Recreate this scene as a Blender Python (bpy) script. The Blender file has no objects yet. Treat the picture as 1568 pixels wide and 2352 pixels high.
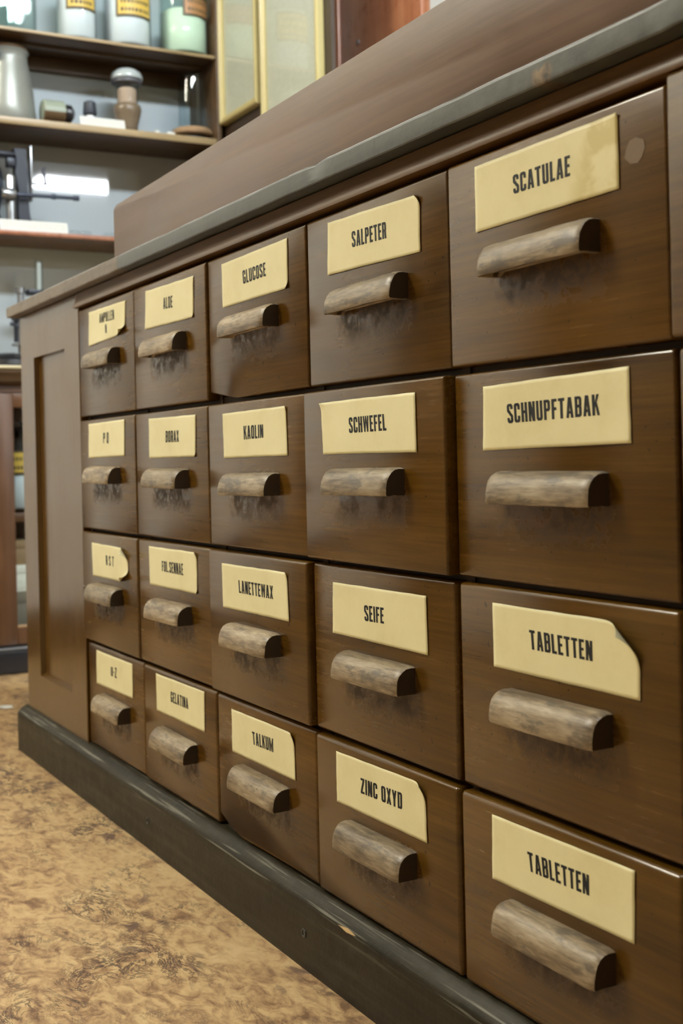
import bpy, bmesh, math, random
from mathutils import Vector, Matrix, noise
R = random.Random(7)
sc = bpy.context.scene
C = sc.collection
FZ = 0.7225            # height of the drawer-front datum (top of the drawers) above the floor

# ------------------------------------------------------------------ helpers
WLOC = {}
def link(o, loc, parent):
    C.objects.link(o)
    WLOC[o.name] = Vector(loc)
    if parent is not None:
        o.parent = parent
        o.location = Vector(loc) - WLOC[parent.name]
    else:
        o.location = loc
    return o
def finish(bm, name, mats, loc=(0, 0, 0), parent=None, angle=35):
    """mesh coordinates in bm are local to loc (world)"""
    bmesh.ops.recalc_face_normals(bm, faces=bm.faces[:])
    a = math.radians(angle)
    for f in bm.faces: f.smooth = True
    for e in bm.edges:
        if len(e.link_faces) == 2:
            try: e.smooth = e.calc_face_angle() < a
            except ValueError: pass
    me = bpy.data.meshes.new(name); bm.to_mesh(me); bm.free()
    for m in (mats if isinstance(mats, (list, tuple)) else [mats]): me.materials.append(m)
    return link(bpy.data.objects.new(name, me), loc, parent)
def tag(o, label=None, cat=None, group=None, kind=None):
    if label: o['label'] = label
    if cat: o['category'] = cat
    if group: o['group'] = group
    if kind: o['kind'] = kind
    return o
def thing(name, loc, label, cat, group=None):
    o = bpy.data.objects.new(name, None); o.empty_display_size = .05
    link(o, loc, None)
    return tag(o, label, cat, group)
def box(bm, x0, x1, y0, y1, z0, z1, r=0, seg=2, mi=0):
    vs = [bm.verts.new((x, y, z)) for x in (x0, x1) for y in (y0, y1) for z in (z0, z1)]
    idx = [(0,1,3,2), (4,6,7,5), (0,4,5,1), (2,3,7,6), (0,2,6,4), (1,5,7,3)]
    fs = [bm.faces.new([vs[i] for i in q]) for q in idx]
    for f in fs: f.material_index = mi
    if r > 0:
        es = list({e for f in fs for e in f.edges})
        res = bmesh.ops.bevel(bm, geom=es, offset=r, segments=seg, profile=.5, affect='EDGES', clamp_overlap=True)
        for f in res['faces']: f.material_index = mi
def prism(bm, poly, a0, a1, axis='y', r=0, seg=2):
    """extrude a polygon; axis y: poly is (x,z), axis x: poly is (y,z)"""
    def P(u, v, a): return (u, a, v) if axis == 'y' else (a, u, v)
    A = [bm.verts.new(P(u, v, a0)) for u, v in poly]; B = [bm.verts.new(P(u, v, a1)) for u, v in poly]
    n = len(poly); fs = [bm.faces.new(A), bm.faces.new(B[::-1])]
    for i in range(n): fs.append(bm.faces.new((A[i], B[i], B[(i+1) % n], A[(i+1) % n])))
    if r > 0:
        es = list({e for f in fs for e in f.edges})
        bmesh.ops.bevel(bm, geom=es, offset=r, segments=seg, profile=.5, affect='EDGES', clamp_overlap=True)
def lathe(bm, prof, seg=40, c=(0, 0, 0), axis='z', mi=0):
    rings = []
    for r, h in prof:
        ring = []
        for k in range(seg):
            t = 2*math.pi*k/seg
            a, b = r*math.cos(t), r*math.sin(t)
            p = (c[0]+a, c[1]+b, c[2]+h) if axis == 'z' else ((c[0]+a, c[1]+h, c[2]+b) if axis == 'y' else (c[0]+h, c[1]+a, c[2]+b))
            ring.append(bm.verts.new(p))
        rings.append(ring)
    for A, B in zip(rings, rings[1:]):
        for k in range(seg):
            f = bm.faces.new((A[k], A[(k+1) % seg], B[(k+1) % seg], B[k])); f.material_index = mi
    for ring in (rings[0], rings[-1]):
        f = bm.faces.new(ring); f.material_index = mi
def tube(bm, p, q, r, seg=14, mi=0):
    p, q = Vector(p), Vector(q); d = (q-p).normalized()
    u = d.orthogonal().normalized(); v = d.cross(u)
    A = [bm.verts.new(p+r*(math.cos(2*math.pi*k/seg)*u+math.sin(2*math.pi*k/seg)*v)) for k in range(seg)]
    B = [bm.verts.new(q+r*(math.cos(2*math.pi*k/seg)*u+math.sin(2*math.pi*k/seg)*v)) for k in range(seg)]
    for k in range(seg): bm.faces.new((A[k], A[(k+1) % seg], B[(k+1) % seg], B[k])).material_index = mi
    bm.faces.new(A).material_index = mi; bm.faces.new(B[::-1]).material_index = mi
def loft(bm, sections, closed=True):
    rings = [[bm.verts.new(p) for p in s] for s in sections]
    for A, B in zip(rings, rings[1:]):
        n = len(A)
        for k in range(n if closed else n-1): bm.faces.new((A[k], A[(k+1) % n], B[(k+1) % n], B[k]))
    if closed:
        bm.faces.new(rings[0]); bm.faces.new(rings[-1][::-1])
def fbm(x, s=0.0): return noise.noise(Vector((x, s, s*1.7)))

# ------------------------------------------------------------------ materials
class NT:
    def __init__(self, name):
        self.m = bpy.data.materials.new(name); self.m.use_nodes = True
        self.t = self.m.node_tree; self.t.nodes.clear()
        self.out = self.n('ShaderNodeOutputMaterial'); self.b = self.n('ShaderNodeBsdfPrincipled')
        self.l(self.b.outputs[0], self.out.inputs[0])
    def n(self, typ, **k):
        x = self.t.nodes.new(typ)
        for a, b in k.items(): setattr(x, a, b)
        return x
    def l(self, a, b): self.t.links.new(a, b)
    def set(self, **k):
        for a, v in k.items():
            s = self.b.inputs[a.replace('_', ' ')]
            if hasattr(v, 'links'): self.l(v, s)
            else: s.default_value = (*v, 1) if isinstance(v, tuple) and len(v) == 3 else v
    def coords(self, scale=(1, 1, 1), rnd=True, kind='Object'):
        tc = self.n('ShaderNodeTexCoord'); mp = self.n('ShaderNodeMapping'); mp.inputs['Scale'].default_value = scale
        v = tc.outputs[kind]
        if rnd:
            oi = self.n('ShaderNodeObjectInfo'); cm = self.n('ShaderNodeVectorMath', operation='SCALE')
            cx = self.n('ShaderNodeCombineXYZ')
            for i, f in enumerate((7.3, 3.1, 11.7)):
                q = self.math('MULTIPLY', oi.outputs['Random'], f); self.l(q, cx.inputs[i])
            ad = self.n('ShaderNodeVectorMath', operation='ADD'); self.l(v, ad.inputs[0]); self.l(cx.outputs[0], ad.inputs[1]); v = ad.outputs[0]
        self.l(v, mp.inputs[0]); return mp.outputs[0]
    def math(self, op, a, b=None, c=None, clamp=False):
        x = self.n('ShaderNodeMath', operation=op, use_clamp=clamp)
        for i, s in enumerate((a, b, c)):
            if s is None: continue
            if hasattr(s, 'links'): self.l(s, x.inputs[i])
            else: x.inputs[i].default_value = s
        return x.outputs[0]
    def noise(self, vec, scale, detail=4, rough=.55, dist=0.0):
        x = self.n('ShaderNodeTexNoise'); self.l(vec, x.inputs['Vector'])
        x.inputs['Scale'].default_value = scale; x.inputs['Detail'].default_value = detail
        x.inputs['Roughness'].default_value = rough; x.inputs['Distortion'].default_value = dist
        return x.outputs['Fac']
    def ramp(self, fac, stops, interp='LINEAR'):
        x = self.n('ShaderNodeValToRGB'); self.l(fac, x.inputs[0]); cr = x.color_ramp; cr.interpolation = interp
        while len(cr.elements) < len(stops): cr.elements.new(.5)
        for e, (p, col) in zip(cr.elements, stops):
            e.position = p; e.color = (*col, 1) if not isinstance(col, (int, float)) else (col, col, col, 1)
        return x.outputs[0]
    def mix(self, fac, a, b, mode='MIX'):
        x = self.n('ShaderNodeMix', data_type='RGBA', blend_type=mode)
        for s, v in ((x.inputs[0], fac), (x.inputs[6], a), (x.inputs[7], b)):
            if hasattr(v, 'links'): self.l(v, s)
            else: s.default_value = v if isinstance(v, (int, float)) else (*v, 1)
        return x.outputs[2]
    def bump(self, h, strength, dist=.001):
        x = self.n('ShaderNodeBump'); x.inputs['Strength'].default_value = strength; x.inputs['Distance'].default_value = dist
        self.l(h, x.inputs['Height']); self.l(x.outputs[0], self.b.inputs['Normal'])
    def sep(self, vec):
        s = self.n('ShaderNodeSeparateXYZ'); self.l(vec, s.inputs[0]); return s.outputs
    def range(self, v, a, b, c=0., d=1., smooth=True):
        x = self.n('ShaderNodeMapRange'); x.interpolation_type = 'SMOOTHSTEP' if smooth else 'LINEAR'
        self.l(v, x.inputs[0])
        for i, q in enumerate((a, b, c, d)): x.inputs[i+1].default_value = q
        return x.outputs[0]

def wood(name, dark, mid, light, rough=.38, axis=0, fine=1.0, bump=.25, coat=0, dirt=False, tint=.18, spec=.5):
    m = NT(name)
    s = [38*fine, 38*fine, 38*fine]; s[axis] = 2.2*fine
    v = m.coords(tuple(s)); v2 = m.coords((3.0, 3.0, 3.0)); s3 = [260*fine]*3; s3[axis] = 9*fine; v3 = m.coords(tuple(s3))
    g = m.noise(v, 1.0, 6, .6, .35); big = m.noise(v2, 2.6, 3, .5); fi = m.noise(v3, 1.0, 3, .6)
    t = m.math('ADD', m.math('MULTIPLY', g, .55), m.math('ADD', m.math('MULTIPLY', big, .35), m.math('MULTIPLY_ADD', fi, .34, -.06)))
    col = m.ramp(t, [(.36, dark), (.55, mid), (.74, light)])
    oi = m.n('ShaderNodeObjectInfo')
    k = m.math('MULTIPLY_ADD', oi.outputs['Random'], tint, 1-tint/2)
    hv = m.n('ShaderNodeHueSaturation'); m.l(col, hv.inputs['Color']); m.l(k, hv.inputs['Value']); col = hv.outputs[0]
    if dirt:   # finger grime and dark specks on the wood below the pull
        p = m.sep(m.coords((1, 1, 1), rnd=False))
        n1 = m.noise(m.coords((1, 1, 1)), 120, 5, .65); n2 = m.noise(m.coords((1, 1, 1)), 45, 3, .6)
        inx = m.math('MULTIPLY', m.range(p[0], -.075, -.05), m.range(p[0], .07, .05))
        inz = m.math('MULTIPLY', m.range(p[2], -.034, -.012), m.range(p[2], .03, .0))
        a = m.math('MULTIPLY', m.math('MULTIPLY', inx, inz), m.range(n2, .36, .56))
        a = m.math('MULTIPLY', a, m.range(n1, .30, .58))
        col = m.mix(m.math('MULTIPLY', a, .6), col, (.012, .011, .010))
        grime = m.math('MULTIPLY', a, .4)
        sp = m.range(m.noise(m.coords((1, 1, 1)), 190, 2, .5), .715, .75)
        col = m.mix(m.math('MULTIPLY', sp, .7), col, (.012, .009, .006))
    ro = m.math('ADD', m.math('MULTIPLY', fi, .12), m.math('MULTIPLY_ADD', big, .22, rough-.17))
    if dirt: ro = m.math('ADD', ro, grime)
    m.set(Base_Color=col, Roughness=ro, Coat_Weight=coat, Coat_Roughness=.25, Specular_IOR_Level=spec)
    m.bump(m.math('ADD', fi, m.math('MULTIPLY', g, .6)), bump, .0006)
    return m.m
def plain(name, col, rough=.5, metal=0, var=.12, scale=30, bump=0, spec=.5, coat=0):
    m = NT(name); n = m.noise(m.coords((1, 1, 1)), scale, 4, .6)
    c = m.mix(n, tuple(min(1, x*(1-var)) for x in col), tuple(min(1, x*(1+var)) for x in col))
    m.set(Base_Color=c, Roughness=rough, Metallic=metal, Specular_IOR_Level=spec, Coat_Weight=coat)
    if bump: m.bump(n, bump, .001)
    return m.m
def glass(name, tint=(1, 1, 1), rough=.03, ior=1.45):
    """thin clear sheet or vessel wall: lets light straight through, reflects by Fresnel"""
    m = NT(name); n = m.noise(m.coords((1, 1, 1)), 8, 2, .5)
    tr = m.n('ShaderNodeBsdfTransparent'); gl = m.n('ShaderNodeBsdfGlossy'); lw = m.n('ShaderNodeLayerWeight'); mx = m.n('ShaderNodeMixShader')
    tr.inputs[0].default_value = (*tint, 1); lw.inputs['Blend'].default_value = .5; f0 = ((ior-1)/(ior+1))**2
    fac = m.math('MULTIPLY_ADD', m.math('POWER', lw.outputs['Facing'], 5.0), 1-f0, f0)
    m.l(m.math('MULTIPLY_ADD', n, .02, rough), gl.inputs['Roughness'])
    m.l(fac, mx.inputs[0]); m.l(tr.outputs[0], mx.inputs[1]); m.l(gl.outputs[0], mx.inputs[2]); m.l(mx.outputs[0], m.out.inputs[0])
    m.t.nodes.remove(m.b); return m.m
def emit(name, col, strength):
    m = NT(name); m.set(Base_Color=(.8, .8, .8), Emission_Color=col, Emission_Strength=strength); return m.m

M = {}
M['drawer'] = wood('stained_drawer_wood', (.034, .0148, .0014), (.074, .0345, .0034), (.114, .0560, .0075), .235, 0, dirt=True, bump=.012, spec=.36)
M['frame'] = wood('cabinet_frame_wood', (.066, .032, .0055), (.084, .042, .0075), (.104, .053, .0105), .20, 2, bump=.03, tint=.05, spec=.42)
M['rail'] = wood('cabinet_rail_wood', (.05, .024, .007), (.09, .045, .013), (.13, .066, .02), .36, 0, bump=.3, tint=.05)
M['inner'] = plain('dark_carcass_wood', (.035, .02, .009), .7, var=.3)
M['boxwood'] = wood('reddish_box_wood', (.070, .036, .019), (.112, .060, .034), (.15, .083, .046), .33, 0, fine=.8, bump=.12, tint=.02, spec=.35)
M['red'] = wood('red_panel_wood', (.20, .066, .030), (.31, .118, .055), (.42, .19, .095), .3, 2, fine=.5, bump=.05, tint=.02)
M['shelf'] = wood('shelf_wood', (.045, .024, .0095), (.075, .042, .017), (.11, .064, .027), .45, 1, bump=.1, tint=.1)
M['shelfedge'] = wood('pale_shelf_lipping', (.24, .17, .085), (.34, .25, .13), (.45, .34, .19), .35, 1, bump=.05, tint=.05)
M['unit'] = wood('wall_unit_wood', (.065, .028, .010), (.10, .045, .018), (.14, .066, .028), .38, 2, fine=.6, bump=.1, tint=.04)

def handle_mat():
    m = NT('worn_handle_wood')
    v = m.coords((14, 120, 120)); w = m.coords((1, 1, 1))
    g = m.noise(v, 1, 5, .62, .2); b = m.noise(m.coords((9, 26, 26)), 1.6, 4, .62); f = m.noise(m.coords((60, 420, 420)), 1, 2, .6)
    t = m.math('ADD', m.math('MULTIPLY', g, .5), m.math('ADD', m.math('MULTIPLY', b, .45), m.math('MULTIPLY_ADD', f, .34, -.11)))
    col = m.ramp(t, [(.36, (.06, .040, .021)), (.47, (.155, .110, .064)), (.58, (.275, .212, .132)), (.72, (.42, .345, .235))])
    bl = m.range(m.noise(m.coords((20, 55, 55)), 1.5, 4, .65), .52, .66)
    col = m.mix(m.math('MULTIPLY', bl, .75), col, (.078, .063, .047))
    oi = m.n('ShaderNodeObjectInfo'); k = m.math('MULTIPLY_ADD', oi.outputs['Random'], .35, .78)
    hv = m.n('ShaderNodeHueSaturation'); m.l(col, hv.inputs['Color']); m.l(k, hv.inputs['Value'])
    m.set(Base_Color=hv.outputs[0], Roughness=m.math('MULTIPLY_ADD', b, .25, .3))
    m.bump(m.math('ADD', g, m.math('MULTIPLY', f, .5)), .35, .0008); return m.m
M['handle'] = handle_mat()
M['shaded_end'] = plain('shaded_end_grain', (.032, .019, .008), .5, var=.35, scale=120)  # end grain, with the shade on the pull ends put into its colour
def paper_mat(name, stain=False):
    m = NT(name); w = m.coords((1, 1, 1))
    n = m.noise(w, 22, 4, .6); n2 = m.noise(w, 300, 2, .5)
    col = m.ramp(m.math('ADD', m.math('MULTIPLY', n, .9), m.math('MULTIPLY', n2, .1)), [(.25, (.69, .635, .36)), (.5, (.755, .71, .43)), (.8, (.80, .76, .48))])
    if stain:
        p = m.sep(m.coords((1, 1, 1), rnd=False))
        a = m.math('MULTIPLY', m.range(m.math('ADD', p[0], m.math('MULTIPLY', p[2], -.25)), .012, .035), m.range(m.noise(w, 34, 3, .5, .6), .40, .56))
        col = m.mix(m.math('MULTIPLY', a, .75), col, (.58, .50, .21))
    m.set(Base_Color=col, Roughness=.42, Specular_IOR_Level=.4); m.bump(n, .15, .001); return m.m
M['paper'] = paper_mat('aged_cream_paper'); M['stained'] = paper_mat('water_stained_paper', True)
M['ink'] = plain('black_printing_ink', (.010, .012, .015), .6, var=.2, spec=.25)
def slab_mat():
    m = NT('worn_black_counter_edge'); w = m.coords((1, 1, 1), rnd=False); p = m.sep(w)
    g = m.noise(m.coords((4, 60, 60), rnd=False), 1, 5, .6); n = m.noise(w, 55, 5, .65)
    col = m.ramp(m.math('ADD', m.math('MULTIPLY', g, .5), m.math('MULTIPLY', n, .5)), [(.36, (.028, .031, .027)), (.52, (.050, .054, .047)), (.68, (.078, .082, .07))])
    brown = m.ramp(g, [(.35, (.085, .060, .036)), (.65, (.15, .11, .07))])
    # left end is bare brown wood up to a butt joint; hair-line joints and a chip along the run
    col = m.mix(m.range(p[0], -.6145, -.6135), brown, col)
    for x, wd in ((-.614, .0008), (.0665, .0007)):
        d = m.math('ABSOLUTE', m.math('SUBTRACT', p[0], x)); col = m.mix(m.math('MULTIPLY', m.range(d, wd*1.6, wd*.4), .7), col, (.02, .018, .014))
    rim_glint = m.range(m.math('ADD', m.math('MULTIPLY_ADD', p[0], .00175, .0021), p[2]), .0198, .0207)  # pale glint along the top front edge, painted into the colour
    rim_glint = m.math('MULTIPLY', rim_glint, m.math('MULTIPLY', m.range(p[1], -.192, -.199), m.range(m.noise(m.coords((9, 1, 1), rnd=False), 1.4, 4, .6), .38, .55)))
    col = m.mix(m.math('MULTIPLY', rim_glint, .85), col, (.46, .47, .46))
    dx = m.math('MULTIPLY', m.math('SUBTRACT', p[0], .295), 1.0); dz = m.math('MULTIPLY', m.math('SUBTRACT', p[2], .006), 1.6)
    dd = m.math('SQRT', m.math('ADD', m.math('MULTIPLY', dx, dx), m.math('MULTIPLY', dz, dz)))
    ch = m.range(m.math('ADD', dd, m.math('MULTIPLY', n, .03)), .030, .024)
    col = m.mix(ch, col, m.ramp(n, [(.4, (.03, .02, .012)), (.6, (.19, .13, .07))]))
    m.set(Base_Color=col, Roughness=m.math('MULTIPLY_ADD', n, .3, .24)); m.bump(m.math('ADD', n, g), .3, .001); return m.m
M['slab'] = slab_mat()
def plinth_mat():
    m = NT('scuffed_dark_plinth'); w = m.coords((1, 1, 1), rnd=False); p = m.sep(w)
    g = m.noise(m.coords((3, 70, 70), rnd=False), 1, 5, .62); n = m.noise(w, 40, 5, .65)
    col = m.ramp(m.math('ADD', m.math('MULTIPLY', g, .6), m.math('MULTIPLY', n, .4)), [(.36, (.0085, .0063, .0026)), (.50, (.0180, .0143, .0068)), (.66, (.037, .034, .024))])
    # pale scratches worn along the moulded edge
    sc_ = m.range(m.noise(m.coords((5, 240, 240), rnd=False), 1, 3, .6), .56, .68)
    near = m.math('MULTIPLY', m.range(p[2], -.022, -.008), 1.0)
    col = m.mix(m.math('MULTIPLY', m.math('MULTIPLY', sc_, near), .55), col, (.24, .23, .19))
    # one fresh chip of bare wood on the moulded edge
    cx = m.math('MULTIPLY', m.math('ABSOLUTE', m.math('SUBTRACT', p[0], .2288)), .1); cz = m.math('ABSOLUTE', m.math('SUBTRACT', p[2], -.0068))
    col = m.mix(m.range(m.math('ADD', m.math('ADD', cx, cz), m.math('MULTIPLY', n, .0012)), .0026, .0018), col, (.50, .34, .16))
    m.set(Base_Color=col, Roughness=m.math('MULTIPLY_ADD', n, .3, .26), Specular_IOR_Level=.14); m.bump(m.math('ADD', n, g), .5, .0012); return m.m
M['plinth'] = plinth_mat()
def floor_mat():
    m = NT('marbled_tan_linoleum')
    tc = m.n('ShaderNodeTexCoord'); mp = m.n('ShaderNodeMapping'); mp.inputs['Rotation'].default_value = (0, 0, math.radians(-61)); mp.inputs['Scale'].default_value = (.55, 1, 1)
    m.l(tc.outputs['Object'], mp.inputs[0]); w = mp.outputs[0]
    b = m.noise(w, 3.4, 4, .55, .5); c = m.noise(w, 52, 6, .66, .8); d = m.noise(w, 30, 7, .7, 1.2); e = m.noise(w, 130, 3, .6, .4)
    col = m.ramp(m.math('ADD', m.math('MULTIPLY', c, .62), m.math('ADD', m.math('MULTIPLY', b, .26), m.math('MULTIPLY', e, .14))), [(.40, (.16, .088, .044)), (.465, (.32, .195, .095)), (.53, (.45, .30, .142)), (.62, (.53, .375, .188))])
    pat = m.range(m.noise(w, 8.5, 5, .62, .9), .44, .62)
    v1 = m.range(m.math('ABSOLUTE', m.math('SUBTRACT', d, .5)), .040, .004)
    col = m.mix(m.math('MULTIPLY', m.math('MULTIPLY', v1, pat), .92), col, (.040, .026, .022))
    sp = m.math('MULTIPLY', m.range(m.noise(w, 34, 5, .68, .9), .53, .60), m.range(m.noise(w, 6.6, 4, .6, .6), .48, .62))
    col = m.mix(m.math('MULTIPLY', sp, .85), col, (.085, .050, .042))
    m.set(Base_Color=col, Roughness=m.math('MULTIPLY_ADD', b, .2, .30)); m.bump(c, .04, .001); return m.m
M['floor'] = floor_mat()
M['wallpaint'] = plain('pale_wall_paint', (.76, .76, .70), .6, var=.04, scale=6)
M['tanwall'] = plain('tan_wall_paint', (.34, .27, .19), .6, var=.05, scale=5)
M['shelfback'] = plain('glossy_pale_blue_paint', (.47, .53, .56), .03, var=.03, scale=6)
M['ceil'] = plain('ceiling_paint', (.58, .57, .52), .8, var=.03, scale=4)
M['darkwall'] = plain('dark_panelling', (.045, .028, .016), .45, var=.25, scale=14)
M['black'] = plain('black_iron', (.018, .021, .030), .38, .4, var=.3)
M['blackpl'] = plain('black_bakelite', (.012, .012, .014), .3, var=.2)
M['greymetal'] = plain('grey_metal', (.33, .35, .37), .28, .8, var=.1)
M['pewter'] = plain('dull_pewter', (.27, .285, .26), .36, .25, var=.15, scale=18)
M['powder'] = plain('white_powder', (.87, .89, .91), .55, var=.03, coat=.6)
M['greenpow'] = plain('pale_green_powder', (.80, .90, .74), .55, var=.04, coat=.6)
M['white'] = plain('white_card', (.64, .65, .61), .55, var=.03)
M['glass'] = glass('clear_glass', (.93, .96, .965), .02); M['greenglass'] = glass('greenish_glass', (.90, .945, .93), .03, 1.3)
M['pane'] = glass('window_glass', (.98, .99, .98), .0, 1.22)
M['yellow'] = plain('yellow_label', (.66, .46, .09), .5, var=.1, scale=60)
M['labelbrown'] = plain('brown_label', (.38, .19, .07), .5, var=.12, scale=60)
M['labelprint'] = plain('label_print', (.10, .075, .035), .55, var=.2)
M['brass'] = plain('pale_gilt_frame', (.52, .44, .19), .35, var=.08)
M['olive'] = plain('grey_green_enamel', (.26, .30, .24), .35, var=.1); M['brownen'] = plain('brown_glaze', (.10, .06, .028), .35, var=.2)
M['pink'] = plain('pinkish_drug', (.55, .38, .28), .6, var=.1); M['tan'] = plain('turned_pale_wood', (.34, .22, .12), .4, var=.15)
M['cardboard'] = plain('old_cardboard', (.27, .18, .09), .7, var=.2); M['greycard'] = plain('grey_card_box', (.17, .15, .11), .7, var=.15)
M['ledge'] = plain('cream_ledge', (.62, .54, .33), .3, var=.06); M['blue'] = plain('blue_cap', (.06, .08, .20), .4, var=.1)
M['porcelain'] = plain('white_porcelain', (.75, .77, .78), .12, var=.03)
def sheet_mat():   # faint broken lines running aslant over a pale sheet
    m = NT('pale_lined_sheet'); v = m.coords((1, 1, 1))
    p = m.sep(m.coords((1, 1, 1), rnd=False)); w = m.math('ADD', m.math('MULTIPLY', p[0], -.55), p[2])
    wv = m.math('SINE', m.math('MULTIPLY', m.math('ADD', w, m.math('MULTIPLY', m.noise(v, 18, 3), .012)), 420))
    a = m.math('MULTIPLY', m.range(wv, .35, .9), m.range(m.noise(v, 60, 4, .6), .42, .6))
    m.set(Base_Color=m.mix(m.math('MULTIPLY', a, .35), (.73, .75, .66), (.42, .44, .34)), Roughness=.25); return m.m
M['sheet'] = sheet_mat()
M['faint'] = plain('faint_grey_print', (.52, .52, .47), .55)
M['tube'] = emit('cool_fluorescent_light', (.88, .95, 1.0), 165)
M['filltube'] = emit('warm_fill_light', (1.0, .955, .80), 178)
# ------------------------------------------------------------------ drawer cabinet
DR = [
    (0,0,'AMPULLEN',0.0010,[(-0.0701, -0.0063), (0.0926, -0.0082), (0.0882, -0.0513), (-0.0738, -0.0557)],[(-0.0202, -0.0141), (0.0452, -0.015), (0.0452, -0.0288), (-0.0212, -0.0271)],(0.0022,-0.0905)),
    (0,1,'ALOE',0.0020,[(-0.0743, -0.0069), (0.0894, -0.0095), (0.0864, -0.0576), (-0.0797, -0.0556)],[(-0.0106, -0.0232), (0.0208, -0.024), (0.021, -0.0386), (-0.0107, -0.037)],(0.0006,-0.0940)),
    (0,2,'GLUCOSE',0.0000,[(-0.0811, -0.0077), (0.0852, -0.0054), (0.0845, -0.0554), (-0.0802, -0.0564)],[(-0.0246, -0.0228), (0.0333, -0.0221), (0.0342, -0.0363), (-0.0232, -0.0373)],(0.0004,-0.0922)),
    (0,3,'SALPETER',0.0000,[(-0.0777, -0.0057), (0.0837, -0.0097), (0.0829, -0.0577), (-0.0801, -0.0546)],[(-0.0323, -0.0217), (0.0285, -0.0233), (0.0287, -0.0375), (-0.0317, -0.0361)],(0.0014,-0.0947)),
    (0,4,'SCATULAE',0.0020,[(-0.0837, -0.0059), (0.0795, -0.0051), (0.0794, -0.055), (-0.0842, -0.0561)],[(-0.0354, -0.0224), (0.0303, -0.022), (0.0303, -0.0363), (-0.0347, -0.0362)],(-0.0012,-0.0939)),
    (1,0,'P Q',0.0030,[(-0.076, -0.1688), (0.0836, -0.1679), (0.0801, -0.2173), (-0.0798, -0.2186)],[(-0.0087, -0.1837), (0.0148, -0.1831), (0.0137, -0.1986), (-0.0087, -0.1982)],(0.0002,-0.2548)),
    (1,1,'BORAX',0.0030,[(-0.0704, -0.1709), (0.0889, -0.172), (0.0862, -0.2212), (-0.0717, -0.2215)],[(-0.0101, -0.1882), (0.0346, -0.1886), (0.0344, -0.2027), (-0.011, -0.2024)],(0.0017,-0.2584)),
    (1,2,'KAOLIN',0.0035,[(-0.0798, -0.1746), (0.081, -0.1729), (0.0822, -0.2228), (-0.078, -0.2241)],[(-0.0231, -0.1898), (0.0264, -0.1897), (0.0265, -0.2036), (-0.023, -0.2045)],(0.0016,-0.2638)),
    (1,3,'SCHWEFEL',0.0080,[(-0.0852, -0.1743), (0.0822, -0.1737), (0.0829, -0.2232), (-0.0822, -0.2228)],[(-0.0314, -0.1902), (0.0342, -0.1895), (0.0353, -0.2038), (-0.0312, -0.2042)],(0.0016,-0.2595)),
    (1,4,'SCHNUPFTABAK',0.0000,[(-0.0817, -0.1744), (0.0825, -0.1708), (0.0832, -0.221), (-0.0837, -0.2233)],[(-0.0518, -0.1892), (0.0521, -0.1873), (0.0526, -0.2016), (-0.0511, -0.2035)],(-0.0003,-0.2629)),
    (2,0,'R S T',0.0040,[(-0.0711, -0.3416), (0.088, -0.3428), (0.0883, -0.3888), (-0.0691, -0.3896)],[(-0.0069, -0.3566), (0.0286, -0.3564), (0.0276, -0.3704), (-0.0057, -0.3702)],(0.0012,-0.4221)),
    (2,1,'FOL.SENNAE',0.0030,[(-0.0811, -0.3347), (0.0829, -0.3338), (0.0815, -0.3828), (-0.0794, -0.384)],[(-0.0345, -0.3508), (0.0381, -0.3497), (0.0389, -0.3639), (-0.0342, -0.3637)],(0.0010,-0.4225)),
    (2,2,'LANETTEWAX',0.0075,[(-0.0824, -0.3405), (0.0824, -0.3396), (0.0855, -0.3883), (-0.0805, -0.3895)],[(-0.037, -0.356), (0.0498, -0.3555), (0.0499, -0.3691), (-0.036, -0.3698)],(0.0034,-0.4270)),
    (2,3,'SEIFE',0.0015,[(-0.0814, -0.3429), (0.082, -0.3419), (0.0826, -0.3909), (-0.0838, -0.3909)],[(-0.0223, -0.3591), (0.0124, -0.3583), (0.0124, -0.3722), (-0.0219, -0.3732)],(0.0010,-0.4270)),
    (2,4,'TABLETTEN',0.0000,[(-0.0762, -0.3393), (0.0875, -0.3387), (0.0863, -0.3881), (-0.0759, -0.3879)],[(-0.0309, -0.3549), (0.0398, -0.3549), (0.0399, -0.3687), (-0.0294, -0.3689)],(-0.0015,-0.4246)),
    (3,0,'U-Z',-0.0020,[(-0.0806, -0.5), (0.0788, -0.4994), (0.0783, -0.5465), (-0.0818, -0.5491)],[(-0.0144, -0.5155), (0.0123, -0.5135), (0.0112, -0.5284), (-0.0146, -0.5285)],(0.0022,-0.5833)),
    (3,1,'GELATINA',0.0000,[(-0.074, -0.498), (0.0895, -0.4965), (0.0877, -0.5445), (-0.0726, -0.5454)],[(-0.0215, -0.5131), (0.0367, -0.5125), (0.0374, -0.5259), (-0.0219, -0.5263)],(0.0015,-0.5863)),
    (3,2,'TALKUM',0.0005,[(-0.0801, -0.5033), (0.0754, -0.5028), (0.0779, -0.5499), (-0.0801, -0.5507)],[(-0.0259, -0.5186), (0.0269, -0.5167), (0.027, -0.5309), (-0.0238, -0.5321)],(0.0009,-0.5837)),
    (3,3,'ZINC OXYD',0.0030,[(-0.0795, -0.5012), (0.076, -0.4988), (0.0774, -0.5473), (-0.0803, -0.5487)],[(-0.0335, -0.5165), (0.039, -0.5141), (0.0389, -0.5283), (-0.0335, -0.5304)],(-0.0007,-0.5832)),
    (3,4,'TABLETTEN',0.0030,[(-0.0786, -0.5006), (0.0807, -0.4992), (0.0787, -0.5479), (-0.08, -0.55)],[(-0.035, -0.5172), (0.0341, -0.5153), (0.0344, -0.5293), (-0.0331, -0.5312)],(-0.0009,-0.5823)),
]
cab = thing('drawer_cabinet', (.6, .2, 0), 'long dark wooden apothecary drawer cabinet with cream paper labels and worn pulls', 'cabinet')
XR = 1.72                      # the cabinet runs on past the right edge of the picture
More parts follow.
